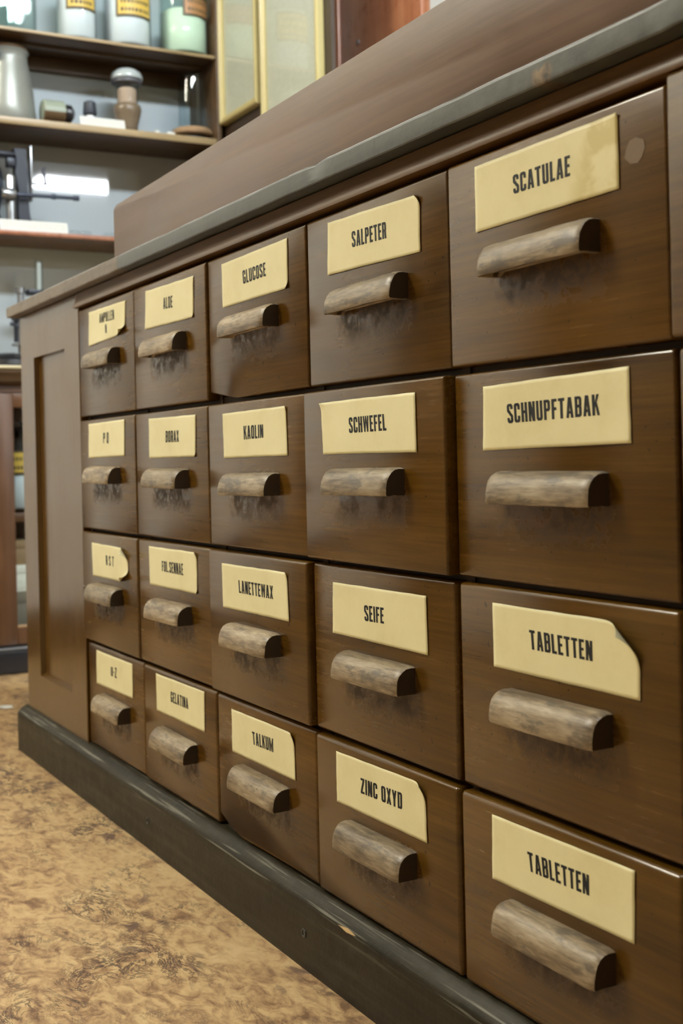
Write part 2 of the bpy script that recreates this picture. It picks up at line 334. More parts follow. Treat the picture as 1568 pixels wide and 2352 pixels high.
def zf(z): return FZ + z
# carcass lattice behind the drawer fronts
bm = bmesh.new()
for c in range(0, 7): box(bm, .25*c-.007, .25*c+.007, .0125, .40, zf(-.645), zf(.012))
for z in (.008, -.160, -.3245, -.4885, -.650): box(bm, -.003, XR, .0145, .40, zf(z-.006), zf(z+.006))
box(bm, -.345, XR, .40, .412, zf(-.66), zf(.02)); box(bm, -.345, XR, .012, .40, zf(-.66), zf(-.652))
box(bm, XR-.02, XR, .0, .40, zf(-.66), zf(.02))
finish(bm, 'body', M['inner'], parent=cab)
# left end: frame with a sunk panel
bm = bmesh.new()
X0, X1, Z0, Z1 = -.347, -.0035, -.655, .0294
px0, px1, pz0, pz1 = -.262, -.081, -.5815, -.047
def q(a): return bm.faces.new([bm.verts.new(p) for p in a])
def fr(x0, x1, z0, z1): box(bm, x0, x1, 0, .016, zf(z0), zf(z1))
bevs = [(X0, px0, Z0, Z1), (px1, X1, Z0, Z1), (px0, px1, pz1, Z1), (px0, px1, Z0, pz0)]
outer = [(X0, Z0), (X1, Z0), (X1, Z1), (X0, Z1)]; inner = [(px0, pz0), (px1, pz0), (px1, pz1), (px0, pz1)]
ch = [(.001, .006), (.010, .010), (.003, .006), (.001, .001)]
inn2 = [(px0+.002, pz0+.006), (px1-.013, pz0+.006), (px1-.013, pz1-.002), (px0+.002, pz1-.002)]
O = [bm.verts.new((x, 0, zf(z))) for x, z in outer]; I = [bm.verts.new((x, 0, zf(z))) for x, z in inner]
J = [bm.verts.new((x, .0085, zf(z))) for x, z in inn2]; B = [bm.verts.new((x, .016, zf(z))) for x, z in outer]
for k in range(4):
    bm.faces.new((O[k], O[(k+1) % 4], I[(k+1) % 4], I[k])); bm.faces.new((I[k], I[(k+1) % 4], J[(k+1) % 4], J[k]))
    bm.faces.new((O[k], B[k], B[(k+1) % 4], O[(k+1) % 4]))
bm.faces.new(J); bm.faces.new(B)
es = [e for e in bm.edges if all(v in O for v in e.verts)]
bmesh.ops.bevel(bm, geom=es, offset=.0015, segments=2, profile=.5, affect='EDGES')
box(bm, X0, X0+.018, .0165, .40, zf(-.655), zf(.0285), .001)     # end board
finish(bm, 'end_panel', M['frame'], parent=cab, angle=14)
# coved rail under the counter edge
bm = bmesh.new()
prof = [(-.0005, .0065), (-.0048, .0075), (-.0055, .0100), (-.0040, .0140), (-.0022, .0185), (-.0012, .0235), (-.0008, .0282), (.012, .0282), (.012, .0065)]
loft(bm, [[(x, y, zf(z if z < .02 else z+.0011-.0034*(x+.35)/1.6)) for y, z in prof] for x in (-.012, .2, .5, .9, 1.3, XR)])
finish(bm, 'top_rail', M['rail'], parent=cab, angle=50)
# plinth with rounded top edge
bm = bmesh.new(); secs = []
N = 90
PO = Vector((.6, 0, .0725))
for i in range(N+1):
    x = -.3625 + (XR+.3625)*i/N
    j = .0011*fbm(x*9, 3.1) + .0006*fbm(x*31, 8.2); j2 = .0012*fbm(x*6, 1.3)
    e = 0 if i else .003
    s = [(.010, .0785), (-.0008, .0778), (-.0030, .0768), (-.0085-.2*j, .0728+.4*j), (-.0132-.3*j, .0680+.6*j2), (-.0148-.4*j, .0656+j2), (-.0156-.3*j, .0625+j2), (-.0158, .045), (-.0154, .012), (-.0152+j*.4, -.0005), (.010, -.0005)]
    secs.append([(x+(e if k in (0, 1, 2) else 0), y, z) for k, (y, z) in enumerate(s)])
loft(bm, secs)
for v in bm.verts: v.co -= PO
# nail holes: short sunk pits
finish(bm, 'plinth', M['plinth'], loc=PO, parent=cab, angle=24)
for hx, hz in ((.2998, -.6857), (.743, -.6867)):
    bm = bmesh.new(); lathe(bm, [(.0046, -.0158), (.0043, -.0166), (.0030, -.0166), (.0022, -.0150)], 14, (hx, 0, zf(hz)), 'y')
    o = finish(bm, 'nail_hole', M['blackpl'], parent=cab); o['label'] = 'dark nail hole in the plinth face'
# return of the plinth along the end
bm = bmesh.new(); box(bm, -.3615, -.33, .010, .41, 0, zf(-.648), .004); finish(bm, 'plinth_return', M['plinth'], parent=cab)

# block lettering: condensed poster capitals drawn in a cell of height 1
def rot_text(word):
    polys, x = [], 0.0
    T, H = .182, .142
    def r(x0, y0, x1, y1): polys.append([(x+x0, y0), (x+x1, y0), (x+x1, y1), (x+x0, y1)])
    def pl(*p): polys.append([(x+a, b) for a, b in p])
    c = .10
    for chx in word:
        w = .46
        if chx == ' ': x += .34; continue
        if chx == 'A':
            w = .50; pl((0, 0), (T, 0), (.25+.04, 1), (.25-.11, 1)); pl((w-T, 0), (w, 0), (.25+.11, 1), (.25-.04, 1)); r(.1, .2, w-.1, .32)
        elif chx == 'B':
            r(0, 0, T, 1); r(T, 1-H, w-c, 1); r(T, .46, w-c, .46+H); r(T, 0, w-c, H)
            pl((w-c, 1), (w-c, 1-H), (w-T, 1-H), (w-T, .5), (w-.03, .5), (w, .60), (w, 1-c)); pl((w-c, 0), (w-c, H), (w-T, H), (w-T, .55), (w-.03, .55), (w, .45), (w, c))
        elif chx in 'CGOQ':
            r(0, c, T, 1-c); r(c, 1-H, w-c, 1); r(c, 0, w-c, H)
            pl((0, c), (c, 0), (T+.02, H), (T, H+.03)); pl((0, 1-c), (T, 1-H-.03), (T+.02, 1-H), (c, 1))
            pl((w, c), (w-T, H+.03), (w-T-.02, H), (w-c, 0)); pl((w, 1-c), (w-c, 1), (w-T-.02, 1-H), (w-T, 1-H-.03))
            if chx in 'OQ': r(w-T, c, w, 1-c)
            else:
                r(w-T, .66, w, 1-c); r(w-T, c, w, .34 if chx == 'C' else .5)
                if chx == 'G': r(.24, .38, w, .5)
            if chx == 'Q': pl((.22, .22), (.32, .27), (w+.02, -.05), (w-.1, -.07))
        elif chx == 'D':
            r(0, 0, T, 1); r(T, 1-H, w-c, 1); r(T, 0, w-c, H); r(w-T, c, w, 1-c)
            pl((w, c), (w-T, H+.03), (w-T-.02, H), (w-c, 0)); pl((w, 1-c), (w-c, 1), (w-T-.02, 1-H), (w-T, 1-H-.03))
        elif chx in 'EF':
            w = .38; r(0, 0, T, 1); r(T, 1-H, w, 1); r(T, .44, w-.04, .44+H)
            if chx == 'E': r(T, 0, w, H)
        elif chx == 'H': r(0, 0, T, 1); r(w-T, 0, w, 1); r(T, .44, w-T, .44+H)
        elif chx == 'I': w = T; r(0, 0, T, 1)
        elif chx == 'K':
            r(0, 0, T, 1); pl((T, .38), (T, .60), (w-.15, 1), (w+.02, 1)); pl((w-.14, 0), (w+.03, 0), (T+.12, .66), (T+.02, .5))
        elif chx == 'L': w = .37; r(0, 0, T, 1); r(T, 0, w, H)
        elif chx == 'M':
            w = .62; r(0, 0, T-.01, 1); r(w-T+.01, 0, w, 1); pl((T-.02, 1), (T-.02, .72), (w/2-.04, 0), (w/2+.04, 0), (w/2+.02, .35)); pl((w-T+.02, 1), (w/2-.02, .35), (w/2-.04, 0), (w/2+.04, 0), (w-T+.02, .72))
        elif chx == 'N': w = .48; r(0, 0, T-.01, 1); r(w-T+.01, 0, w, 1); pl((0, 1), (T+.02, 1), (w, 0), (w-T-.02, 0))
        elif chx in 'PR':
            r(0, 0, T, 1); r(T, 1-H, w-c, 1); r(T, .42, w-c, .42+H); r(w-T, .42+c, w, 1-c)
            pl((w, .42+c), (w-T, .42+H+.03), (w-T-.02, .42+H), (w-c, .42)); pl((w, 1-c), (w-c, 1), (w-T-.02, 1-H), (w-T, 1-H-.03))
            if chx == 'R': pl((w-T, 0), (w+.01, 0), (w-.03, .46), (w-T-.06, .46))
        elif chx == 'S':
            r(c, 1-H, w-c, 1); r(c, 0, w-c, H); r(0, .62, T, 1-c); r(w-T, c, w, .38); r(w-T, .72, w, 1-c); r(0, c, T, .28)
            pl((0, .62), (T, .66), (w, .38), (w-T, .34)); pl((0, .62), (T, .66), (.30, .60), (.1, .50)); pl((w, .38), (w-T, .34), (.16, .42), (.36, .50))
            for a, b in ((0, 0), (1, 0), (0, 1), (1, 1)):
                f = lambda u, v: (w-u if a else u, 1-v if b else v)
                pl(f(0, c), f(c, 0), f(T+.02, H), f(T, H+.03))
        elif chx == 'T': w = .44; r(0, 1-H, w, 1); r(w/2-T/2, 0, w/2+T/2, 1-H)
        elif chx == 'U':
            r(0, c, T, 1); r(w-T, c, w, 1); r(c, 0, w-c, H); pl((0, c), (c, 0), (T+.02, H), (T, H+.03)); pl((w, c), (w-T, H+.03), (w-T-.02, H), (w-c, 0))
        elif chx == 'W':
            w = .66; pl((0, 1), (.155, 1), (.235, 0), (.10, 0)); pl((w, 1), (w-.155, 1), (w-.235, 0), (w-.10, 0)); pl((.10, 0), (.235, 0), (w/2+.06, 1), (w/2-.06, 1)); pl((w-.10, 0), (w-.235, 0), (w/2-.06, 1), (w/2+.06, 1))
        elif chx == 'X': w = .48; pl((0, 0), (.17, 0), (w, 1), (w-.17, 1)); pl((w, 0), (w-.17, 0), (0, 1), (.17, 1))
        elif chx == 'Y': w = .48; r(w/2-T/2, 0, w/2+T/2, .46); pl((0, 1), (.17, 1), (w/2+T/2, .42), (w/2-T/2, .42)); pl((w, 1), (w-.17, 1), (w/2-T/2, .42), (w/2+T/2, .42))
        elif chx == 'Z': w = .42; r(0, 1-H, w, 1); r(0, 0, w, H); pl((0, H), (.19, H), (w, 1-H), (w-.19, 1-H))
        elif chx == '.': w = .14; r(0, 0, .14, .14)
        elif chx == '-': w = .22; r(0, .42, .22, .55)
        x += w + .105
    return polys, max(x-.105, .1)

CURL = {(0, 0): [((1, 0), .30, .32, .010)], (0, 3): [((1, 1), .05, .26, .004)], (1, 3): [((0, 1), .045, .18, .006)], (2, 0): [((1, 1), .22, .42, .009), ((1, 0), .30, .42, .010)],
        (2, 1): [((1, 1), .08, .2, .008), ((1, 0), .05, .14, .008)], (2, 4): [((1, 1), .25, .66, .016)], (3, 3): [((1, 1), .14, .40, .016)], (3, 2): [((1, 1), .10, .30, .016)],
        (0, 4): [((1, 1), .05, .10, .006)], (0, 2): [((1, 0), .06, .2, .008)], (1, 2): [((1, 1), .05, .16, .010)], (2, 2): [((1, 1), .06, .2, .012)], (1, 1): [((1, 0), .05, .14, .008)], (0, 1): [((1, 0), .05, .16, .01)]}
WAVE = {}
def make_label(key, word, corners, tcorners, drawer, origin, d):
    """thin paper sheet glued to the front, corners lifting where the old glue has let go; lettering printed on it"""
    tl, tr, br, bl = [Vector((a, 0, b)) for a, b in corners]
    wid, hei = (tr-tl).length, (tl-bl).length
    sd = hash(key) % 97 * 1.37
    ky = key[0]*5+key[1]
    def P(u, v, lift=0.0):
        a = bl.lerp(br, u); b = tl.lerp(tr, u); p = a.lerp(b, v)
        p = p + Vector((0, 0, .0004*fbm(u*7, ky+.3)*(1 if v > .5 else .7)))
        p.x += .0004*fbm(v*6, ky+9.1)
        out = .0004 + lift + .0003*(1+fbm(u*3+v*2, ky*1.3))
        x, z = u*wid, v*hei
        for (cu, cv), su, sv, rad in CURL.get(key, []):
            # fold line cuts the corner; measure the distance past it and roll the sheet up
            A = Vector(((cu-su if cu else su)*wid, cv*hei)); B_ = Vector((cu*wid, (cv-sv if cv else sv)*hei))
            n = Vector((abs(A.y-B_.y)*(1 if cu else -1), abs(A.x-B_.x)*(1 if cv else -1))).normalized()
            s = (Vector((x, z))-A).dot(n)
            if s > 0:
                ang = min(s/rad, 1.9)
                sh = rad*math.sin(ang)-s
                p.x += n.x*sh; p.z += n.y*sh
                out += rad*(1-math.cos(ang))
        return Vector((p.x, -d-out, p.z))
    bm = bmesh.new(); nu, nv = 44, 18
    g = [[bm.verts.new(P(i/nu, j/nv, .00025)-origin) for i in range(nu+1)] for j in range(nv+1)]
    h = [[bm.verts.new(P(i/nu, j/nv, 0)-origin) for i in range(nu+1)] for j in range(nv+1)]
    for j in range(nv):
        for i in range(nu):
            bm.faces.new((g[j][i], g[j][i+1], g[j+1][i+1], g[j+1][i])); bm.faces.new((h[j][i], h[j+1][i], h[j+1][i+1], h[j][i+1]))
    for i in range(nu):
        bm.faces.new((g[0][i], h[0][i], h[0][i+1], g[0][i+1])); bm.faces.new((g[nv][i], g[nv][i+1], h[nv][i+1], h[nv][i]))
    for j in range(nv):
        bm.faces.new((g[j][0], g[j+1][0], h[j+1][0], h[j][0])); bm.faces.new((g[j][nu], h[j][nu], h[j+1][nu], g[j+1][nu]))
    # printed word
    lines = [(word, tcorners)]
    if word == 'AMPULLEN':
        a = [(tcorners[3][0]+.026, tcorners[3][1]-.0045), (tcorners[3][0]+.0325, tcorners[3][1]-.0045), (tcorners[3][0]+.0325, tcorners[3][1]-.0170), (tcorners[3][0]+.026, tcorners[3][1]-.0170)]
        lines.append(('N', a))
    for wd, tc in lines:
        polys, tw = rot_text(wd)
        T0, T1, T2, T3 = [Vector((a, 0, b)) for a, b in tc]
        for poly in polys:
            vs = []
            for a, b in poly:
                p = T3.lerp(T2, a/tw).lerp(T0.lerp(T1, a/tw), b)
                # position on the sheet
                u = (p.x-bl.x)/wid; v = (p.z-(bl.z+(br.z-bl.z)*u))/hei
                w_ = P(u, v, .00042)
                vs.append(bm.verts.new(Vector((p.x, w_.y, p.z))-origin))
            try: bm.faces.new(vs).material_index = 1
            except ValueError: pass
    me_o = finish_label(bm, key, drawer, origin, word)
def finish_label(bm, key, drawer, origin, word):
    for f in bm.faces: f.smooth = f.material_index == 0
    # keep ink facing the room
    for f in bm.faces:
        if f.material_index == 1:
            f.normal_update()
            if f.normal.y > 0: f.normal_flip()
    me = bpy.data.meshes.new('paper_label'); bm.to_mesh(me); bm.free()
    me.materials.append(M['stained'] if key == (0, 4) else M['paper']); me.materials.append(M['ink'])
    o = link(bpy.data.objects.new('paper_label', me), origin, drawer)
    o['label'] = 'cream paper label printed ' + word + (' N' if word == 'AMPULLEN' else '')
    return o
def make_handle(key, drawer, origin):
    """half-round wooden pull, hollowed underneath, corners rubbed round by hands"""
    s = key[0]*5+key[1]+.5
    L = .1195
    prof = [(0, .0238), (.0055, .0240), (.0100, .0232), (.0140, .0210), (.0172, .0174), (.0193, .0128), (.0203, .0070), (.0205, .0015), (.0196, .0000), (.0155, .0004), (.0120, .0045), (.0070, .0072), (.0030, .0070), (.0012, .0035), (0, .0030)]
    secs = []
    xs = [-1, -.985, -.955, -.90, -.85, -.8, -.6, -.4, -.2, 0, .2,   .4, .6, .8, .85, .90, .965, .99, 1]
    for x in xs:
        e = abs(x)
        left = x < 0
        k = 1.0
        if e > .88: k = 1 - (.20 if left else .10)*((e-.88)/.12)**2
        kz = 1 - (.10 if left else .07)*max(0, (e-.88)/.12)**2
        ring = []
        stop = min(1, max(0, (e-.80)/.10))      # the finger groove stops short of both ends
        for i, (y, z) in enumerate(prof):
            if i >= 9: z = z*(1-stop)+.0002*stop
            n1 = .0006*noise.noise(Vector((x*3, i*.35, s*3.3))) + .0003*noise.noise(Vector((x*11, i*.9, s)))
            yy = y*k + (n1 if y > .004 else 0); zz = .0025+(z-.0025)*kz + (n1*.8 if .004 < y else 0)
            ring.append((x*L/2, -yy, zz))
        secs.append(ring)
    bm = bmesh.new(); loft(bm, secs)
    for f in bm.faces:
        f.normal_update()
        if abs(f.normal.x) > .75: f.material_index = 1
    bmesh.ops.rotate(bm, verts=bm.verts[:], cent=(0, 0, .012), matrix=Matrix.Rotation(math.radians(R.uniform(-.6, .6)), 3, 'Y'))
    return finish(bm, 'handle', [M['handle'], M['shaded_end']], loc=origin, parent=drawer, angle=48)
ROWZ = [(.0020, -.1572), (-.1628, -.3222), (-.3268, -.4868), (-.4912, -.6432)]
for r, c, word, d, lab, txt, (hc, hz) in DR:
    cx = .25*c+.125
    origin = Vector((cx+hc, -d, zf(hz)))
    z1, z0 = ROWZ[r]
    bm = bmesh.new()
    gl, gr = .0013+R.uniform(0, .0008), .0013+R.uniform(0, .0008)
    x0, x1 = cx-.125+gl, cx+.125-gr
    th = .016+d
    P4 = [(x0, z0), (x1, z0), (x1, z1), (x0, z1)]
    if (r, c) == (0, 2): P4 = [(x0, z0+.0075), (x0+.075, z0-.001), (x1, z0), (x1, z1), (x0, z1)]
    if (r, c) == (3, 2): P4 = [(x0, z0+.013), (x0+.03, z0+.0065), (x0+.062, z0+.001), (x1, z0), (x1, z1), (x0, z1)]
    if (r, c) == (0, 1): P4 = [(x0, z0), (x1, z0), (x1, z1-.0005), (x0, z1)]
    P4 = [(a-origin.x, zf(b)-origin.z) for a, b in P4]
    prism(bm, P4, 0, th, 'y', .0046 if r == 3 else .0036 if r == 2 else .0026, 3)
    box(bm, x0+.012-origin.x, x1-.012-origin.x, th, .36, zf(z0+.014)-origin.z, zf(z1-.02)-origin.z)
    dr = finish(bm, 'drawer', M['drawer'], loc=origin, parent=cab, angle=50)
    dr['label'] = 'wooden drawer labelled ' + word + (' N' if word == 'AMPULLEN' else '') + (', upper of two' if (r, c) == (2, 4) else ', lower of two' if (r, c) == (3, 4) else '')
    make_handle((r, c), dr, origin)
    if (r, c) == (0, 4):
        bm = bmesh.new(); prism(bm, [(.0095*math.cos(a)+.0010*math.sin(3*a), .0085*math.sin(a)) for a in [k*2*math.pi/9 for k in range(9)]], -.0003, .0002, 'y')
        o = finish(bm, 'glue_spot', plain('dried_glue', (.12, .066, .022), .45, var=.2), loc=(1.2195, -d, zf(-.0335)), parent=dr); o['label'] = 'dried brown spot of glue'
    W = lambda pts: [(cx+a, zf(b)) for a, b in pts]
    make_label((r, c), word, W(lab), W(txt), dr, origin, d)
for r in range(4):      # the next column, cut by the right edge of the picture
    z1, z0 = ROWZ[r]; d = (.006, .0, .0, .0)[r]; up = (.004, 0, 0, 0)[r]
    origin = Vector((1.375, -d, zf((-.0935, -.261, -.426, -.584)[r])))
    bm = bmesh.new(); P4 = [(a-origin.x, zf(b)-origin.z) for a, b in [(1.2515, z0), (1.4985, z0), (1.4985, z1+up), (1.2515, z1+up)]]
    prism(bm, P4, 0, .016+d, 'y', .0030, 3)
    dr = finish(bm, 'drawer', M['drawer'], loc=origin, parent=cab, angle=50)
    dr['label'] = 'wooden drawer at the right end of row %s' % ('one', 'two', 'three', 'four')[r]
    make_handle((r, 5), dr, origin)

# ------------------------------------------------------------------ counter slab and the long box on it
SO = Vector((.85, .19, FZ+.028)); bm = bmesh.new(); secs = []; N = 150
for i in range(N+1):
    x = -.3665 + (XR+.3665)*i/N
    zb = .0305 - .0034*(x+.35)/1.6; zt = .0497 - .0028*(x+.35)/1.6
    j = .0009*fbm(x*14, 2.2)+.0005*fbm(x*45, 5.5); j2 = .0011*fbm(x*11, 7.7)+.0006*fbm(x*38, 4.4)
    nt = .0040*max(0, 1-abs(x-.806)/.014)+.0016*max(0, 1-abs(x-.236)/.008)
    st = -.0020 if x > 1.262 else 0.0        # the joint where the front lipping steps
    yf = -.0184+st+.0004*fbm(x*25, 9.9)
    s = [(yf+.0010, zb+.6*abs(j2)), (yf+.0003, zb+.0012+.5*abs(j2)), (yf, zb+.004), (yf+nt*.7, zt-.006), (yf+nt*.9, zt-.0036+j), (yf+.0007+nt, zt-.0018+j), (yf+.0020+nt, zt-.0006+.5*j), (yf+.0042+nt, zt+.1*j), (.38, zt), (.38, zb)]
    secs.append([(x, y, zf(z)) for y, z in s])
loft(bm, secs)
for v in bm.verts: v.co -= SO
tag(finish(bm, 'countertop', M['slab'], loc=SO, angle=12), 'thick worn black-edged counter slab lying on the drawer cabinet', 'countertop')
BO = Vector((.17, .0, FZ+.049)); bm = bmesh.new()
zl, zr = .1257-.0497, .1435-.0475
prism(bm, [(0, .0006), (XR-.17, -.0012), (XR-.17, zr), (.014, zl+.0012), (.004, zl-.0006), (0, zl-.0045)], 0, .34, 'y', .0022, 3)
tag(finish(bm, 'wooden_box', M['boxwood'], loc=BO, angle=40), 'long low reddish brown wooden box standing on the counter slab', 'box')
# ------------------------------------------------------------------ wall unit: glazed base cabinet with open shelves above
XS, XB = -1.20, -1.385
YL, YR = -.12, .757
unit = thing('wall_unit', (-1.28, .32, 0), 'brown wooden wall unit with open shelves above a glazed base cabinet', 'shelf')
bm = bmesh.new(); box(bm, -1.400, XB, YL, YR, zf(.01), zf(1.30)); finish(bm, 'back_panel', M['shelfback'], parent=unit)
bm = bmesh.new(); box(bm, -1.40, XS+.006, YR-.012, YR, zf(.011), zf(1.30), .001); finish(bm, 'side_panel', M['shelf'], parent=unit)
bm = bmesh.new(); box(bm, -1.40, XS+.006, YL, YL+.016, zf(.011), zf(1.30), .001); finish(bm, 'side_panel', M['unit'], parent=unit)
SH = [(.834, .826), (.6165, .599), (.342, .331)]
for i, (zt, zb) in enumerate(SH):
    bm = bmesh.new(); box(bm, XB+.0005, XS-.004, YL+.0165, YR-.0125, zf(zb), zf(zt), .001)
    sh = finish(bm, 'shelf', M['shelf'] if i < 2 else M['unit'], parent=unit)
    bm = bmesh.new(); box(bm, XS-.0038, XS, YL+.0165, YR-.0125, zf(zb), zf(zt), .0015)
    finish(bm, 'lipping', M['shelfedge'] if i < 2 else M['red'], parent=sh)
bm = bmesh.new(); box(bm, XS-.10, XS-.075, YL+.0165, YR-.0125, zf(.8185), zf(.8255), .001); finish(bm, 'batten', M['shelf'], parent=unit)
bm = bmesh.new(); box(bm, XB+.0005, XB+.02, YL+.0165, YR-.0125, zf(.79), zf(.8255), .001); finish(bm, 'batten', M['shelf'], parent=unit)
# base cabinet
bm = bmesh.new(); box(bm, -1.40, -1.150, YL, YR, zf(.003), zf(.0105), .002); finish(bm, 'worktop', M['ledge'], parent=unit)
bm = bmesh.new()
loft(bm, [[(x, y, zf(z)) for x, z in [(-1.19, .0028), (-1.154, .0028), (-1.155, -.006), (-1.163, -.014), (-1.166, -.026), (-1.175, -.033), (-1.19, -.033)]] for y in (YL, .3, YR)])
finish(bm, 'cornice', M['shelf'], parent=unit)
bm = bmesh.new()
box(bm, -1.40, -1.385, YL, YR, 0, zf(.0025)); box(bm, -1.385, -1.19, YR-.015, YR, 0, zf(.0025)); box(bm, -1.385, -1.19, YL, YL+.015, 0, zf(.0025))
box(bm, -1.385, -1.21, YL, YR, zf(-.66), zf(-.622)); box(bm, -1.204, -1.188, YL, YR, zf(-.052), zf(.0025)); box(bm, -1.385, -1.21, YL+.016, YR-.016, zf(-.364), zf(-.343), .001)
finish(bm, 'base_cabinet', M['unit'], parent=unit)
bm = bmesh.new(); box(bm, -1.40, -1.150, YL, YR, 0, zf(-.664), .006, 3); finish(bm, 'plinth', M['blackpl'], parent=unit)
bm = bmesh.new(); box(bm, -1.40, -1.146, YL, YR, zf(-.6635), zf(-.6595), .0015); finish(bm, 'plinth_cap', M['greymetal'], parent=unit)
for y0, y1 in ((YL+.002, .185-.045), (.142, .43), (.432, YR-.002)):
    hs = .046
    bm = bmesh.new()
    box(bm, -1.187, -1.168, y0, y0+hs, zf(-.655), zf(-.055), .002); box(bm, -1.187, -1.168, y1-hs, y1, zf(-.655), zf(-.055), .002)
    box(bm, -1.187, -1.168, y0+hs, y1-hs, zf(-.089), zf(-.055), .002); box(bm, -1.187, -1.168, y0+hs, y1-hs, zf(-.655), zf(-.613), .002)
    dd = finish(bm, 'door', M['unit'], parent=unit)
    bm = bmesh.new(); box(bm, -1.179, -1.176, y0+hs-.004, y1-hs+.004, zf(-.615), zf(-.087)); pn = finish(bm, 'pane', M['pane'], parent=dd); pn['label'] = 'glass door pane'
    bm = bmesh.new(); box(bm, -1.174, -1.166, y0+hs, y1-hs, zf(-.615), zf(-.609), .001); finish(bm, 'glazing_bead', M['tan'], parent=dd)

def jar(x, y, z, r, h, fill, powder, gl, lab, label, group='powder jars on the top shelf', fillname='powder', lz=(.04, .11), lmat=None, la=(-20, 70), lid='glass'):
    t = thing('apothecary_jar', (x, y, z), label, 'jar', group)
    bm = bmesh.new()
    lathe(bm, [(r*.93, 0), (r, .008), (r, h*.72), (r*.93, h*.80), (r*.62, h*.87), (r*.60, h*.94), (r*.72, h*.95), (r*.72, h*.965), (r*.52, h*.97),
               (r*.52, h*.89), (r*.86, h*.79), (r*.955, h*.71), (r*.955, .012), (r*.88, .006)], 56)
    finish(bm, 'glass_body', gl, loc=(x, y, z), parent=t, angle=60)
    if fill:
        bm = bmesh.new(); hh = h*fill
        lathe(bm, [(r*.86, .0075), (r*.954, .0125), (r*.954, min(hh, h*.70)), (r*.80, min(hh, h*.70)+.006), (.002, min(hh, h*.70)+.010)], 56)
        finish(bm, fillname, powder, loc=(x, y, z), parent=t, angle=60)
    bm = bmesh.new()
    lathe(bm, [(r*.50, h*.90), (r*.51, h*.971), (r*.74, h*.973), (r*.74, h), (r*.45, h*1.015), (r*.20, h*1.03), (r*.30, h*1.09), (.002, h*1.11)], 40)
    finish(bm, 'stopper', gl if lid == 'glass' else lid, loc=(x, y, z), parent=t, angle=50)
    if lab:
        def band(bm, z0, z1, a0, a1, rr, mi, n=26):
            A = []
            for k in range(n+1):
                a = math.radians(a0+(a1-a0)*k/n)
                A.append([(rr*math.cos(a), rr*math.sin(a), z0), (rr*math.cos(a), rr*math.sin(a), z1)])
            V = [[bm.verts.new(p) for p in q_] for q_ in A]; V2 = [[bm.verts.new((p[0]*.997, p[1]*.997, p[2])) for p in q_] for q_ in A]
            for k in range(n):
                for f in ((V[k][0], V[k+1][0], V[k+1][1], V[k][1]), (V2[k][0], V2[k][1], V2[k+1][1], V2[k+1][0]), (V[k][1], V[k+1][1], V2[k+1][1], V2[k][1]), (V[k][0], V2[k][0], V2[k+1][0], V[k+1][0])):
                    bm.faces.new(f).material_index = mi
        bm = bmesh.new(); a0, a1 = la
        band(bm, z_(lz[0]), z_(lz[1]), a0, a1, r*1.004, 1)
        e = math.degrees(.006/r); band(bm, z_(lz[0]+.006), z_(lz[1]-.006), a0+e, a1-e, r*1.008, 0)
        # rows of print too blurred to read: broken dark dashes
        for row in range(3):
            zz = lz[0]+.013+row*.021
            if zz+.008 > lz[1]-.008: break
            aa = a0+2.2*e
            while aa < a1-2.5*e:
                w = R.uniform(.7, 1.5)*e*.9
                band(bm, zz, zz+.009, aa, min(aa+w, a1-2*e), r*1.012, 2, 3); aa += w+e*.55
        o = finish(bm, 'jar_label', [lmat, M['labelprint'], M['labelprint']], loc=(x, y, z), parent=t)
        o['label'] = lab
    return t
def z_(v): return v
zt = zf(.8345)
jar(-1.285, .215, zt, .080, .29, 0, None, M['greenglass'], 'dark printed label high on the jar', 'clear greenish glass jar, empty, left end of the top shelf', lz=(.105, .17), lmat=M['labelbrown'], la=(20, 62))
jar(-1.268, .395, zt, .0500, .26, .60, M['powder'], M['glass'], 'yellow label with dark border', 'slim glass jar of white powder with yellow label, beside the empty greenish jar', lz=(.076, .150), lmat=M['yellow'], la=(-47, 52))
jar(-1.270, .530, zt, .0610, .27, .60, M['powder'], M['glass'], 'yellow label with dark border', 'wide glass jar of white powder with yellow label, beside the pale green jar', lz=(.074, .155), lmat=M['yellow'], la=(-46, 54))
jar(-1.268, .6845, zt, .0630, .28, .42, M['greenpow'], M['greenglass'], 'brown label', 'glass jar of pale green powder with brown label, right end of top shelf', lz=(.098, .150), lmat=M['labelbrown'], la=(-22, 60))
jar(-1.275, .245, zf(-.3425), .055, .205, .52, M['powder'], M['glass'], 'yellow label with dark border', 'jar of white powder with dark stopper behind the glass door of the base cabinet', None, lz=(.092, .152), lmat=M['yellow'], la=(-70, 50), lid=M['blackpl'])

# ---- second shelf
z2 = zf(.617)
x, y = -1.285, .222
t = thing('pewter_jug', (x, y, z2), 'tall dull grey pewter jug with dark handle under the top shelf', 'jug')
bm = bmesh.new(); lathe(bm, [(.066, 0), (.070, .006), (.066, .04), (.061, .09), (.054, .13), (.049, .155), (.048, .172), (.053, .178), (.050, .182), (.044, .176), (.043, .15)], 48); finish(bm, 'body', M['pewter'], loc=(x, y, z2), parent=t, angle=50)
bm = bmesh.new(); lathe(bm, [(.052, .1825), (.050, .188), (.02, .193), (.002, .194)], 40); finish(bm, 'lid', M['brownen'], loc=(x, y, z2), parent=t)
bm = bmesh.new()
pts = [(.03, -.046, .165), (.035, -.062, .158), (.035, -.075, .135), (.032, -.080, .10), (.03, -.075, .06), (.028, -.060, .045)]
for a, b in zip(pts, pts[1:]): tube(bm, a, b, .008)
for p in pts[1:-1]: bmesh.ops.create_uvsphere(bm, u_segments=10, v_segments=8, radius=.008, matrix=Matrix.Translation(p))
finish(bm, 'handle', M['black'], loc=(x, y, z2), parent=t)
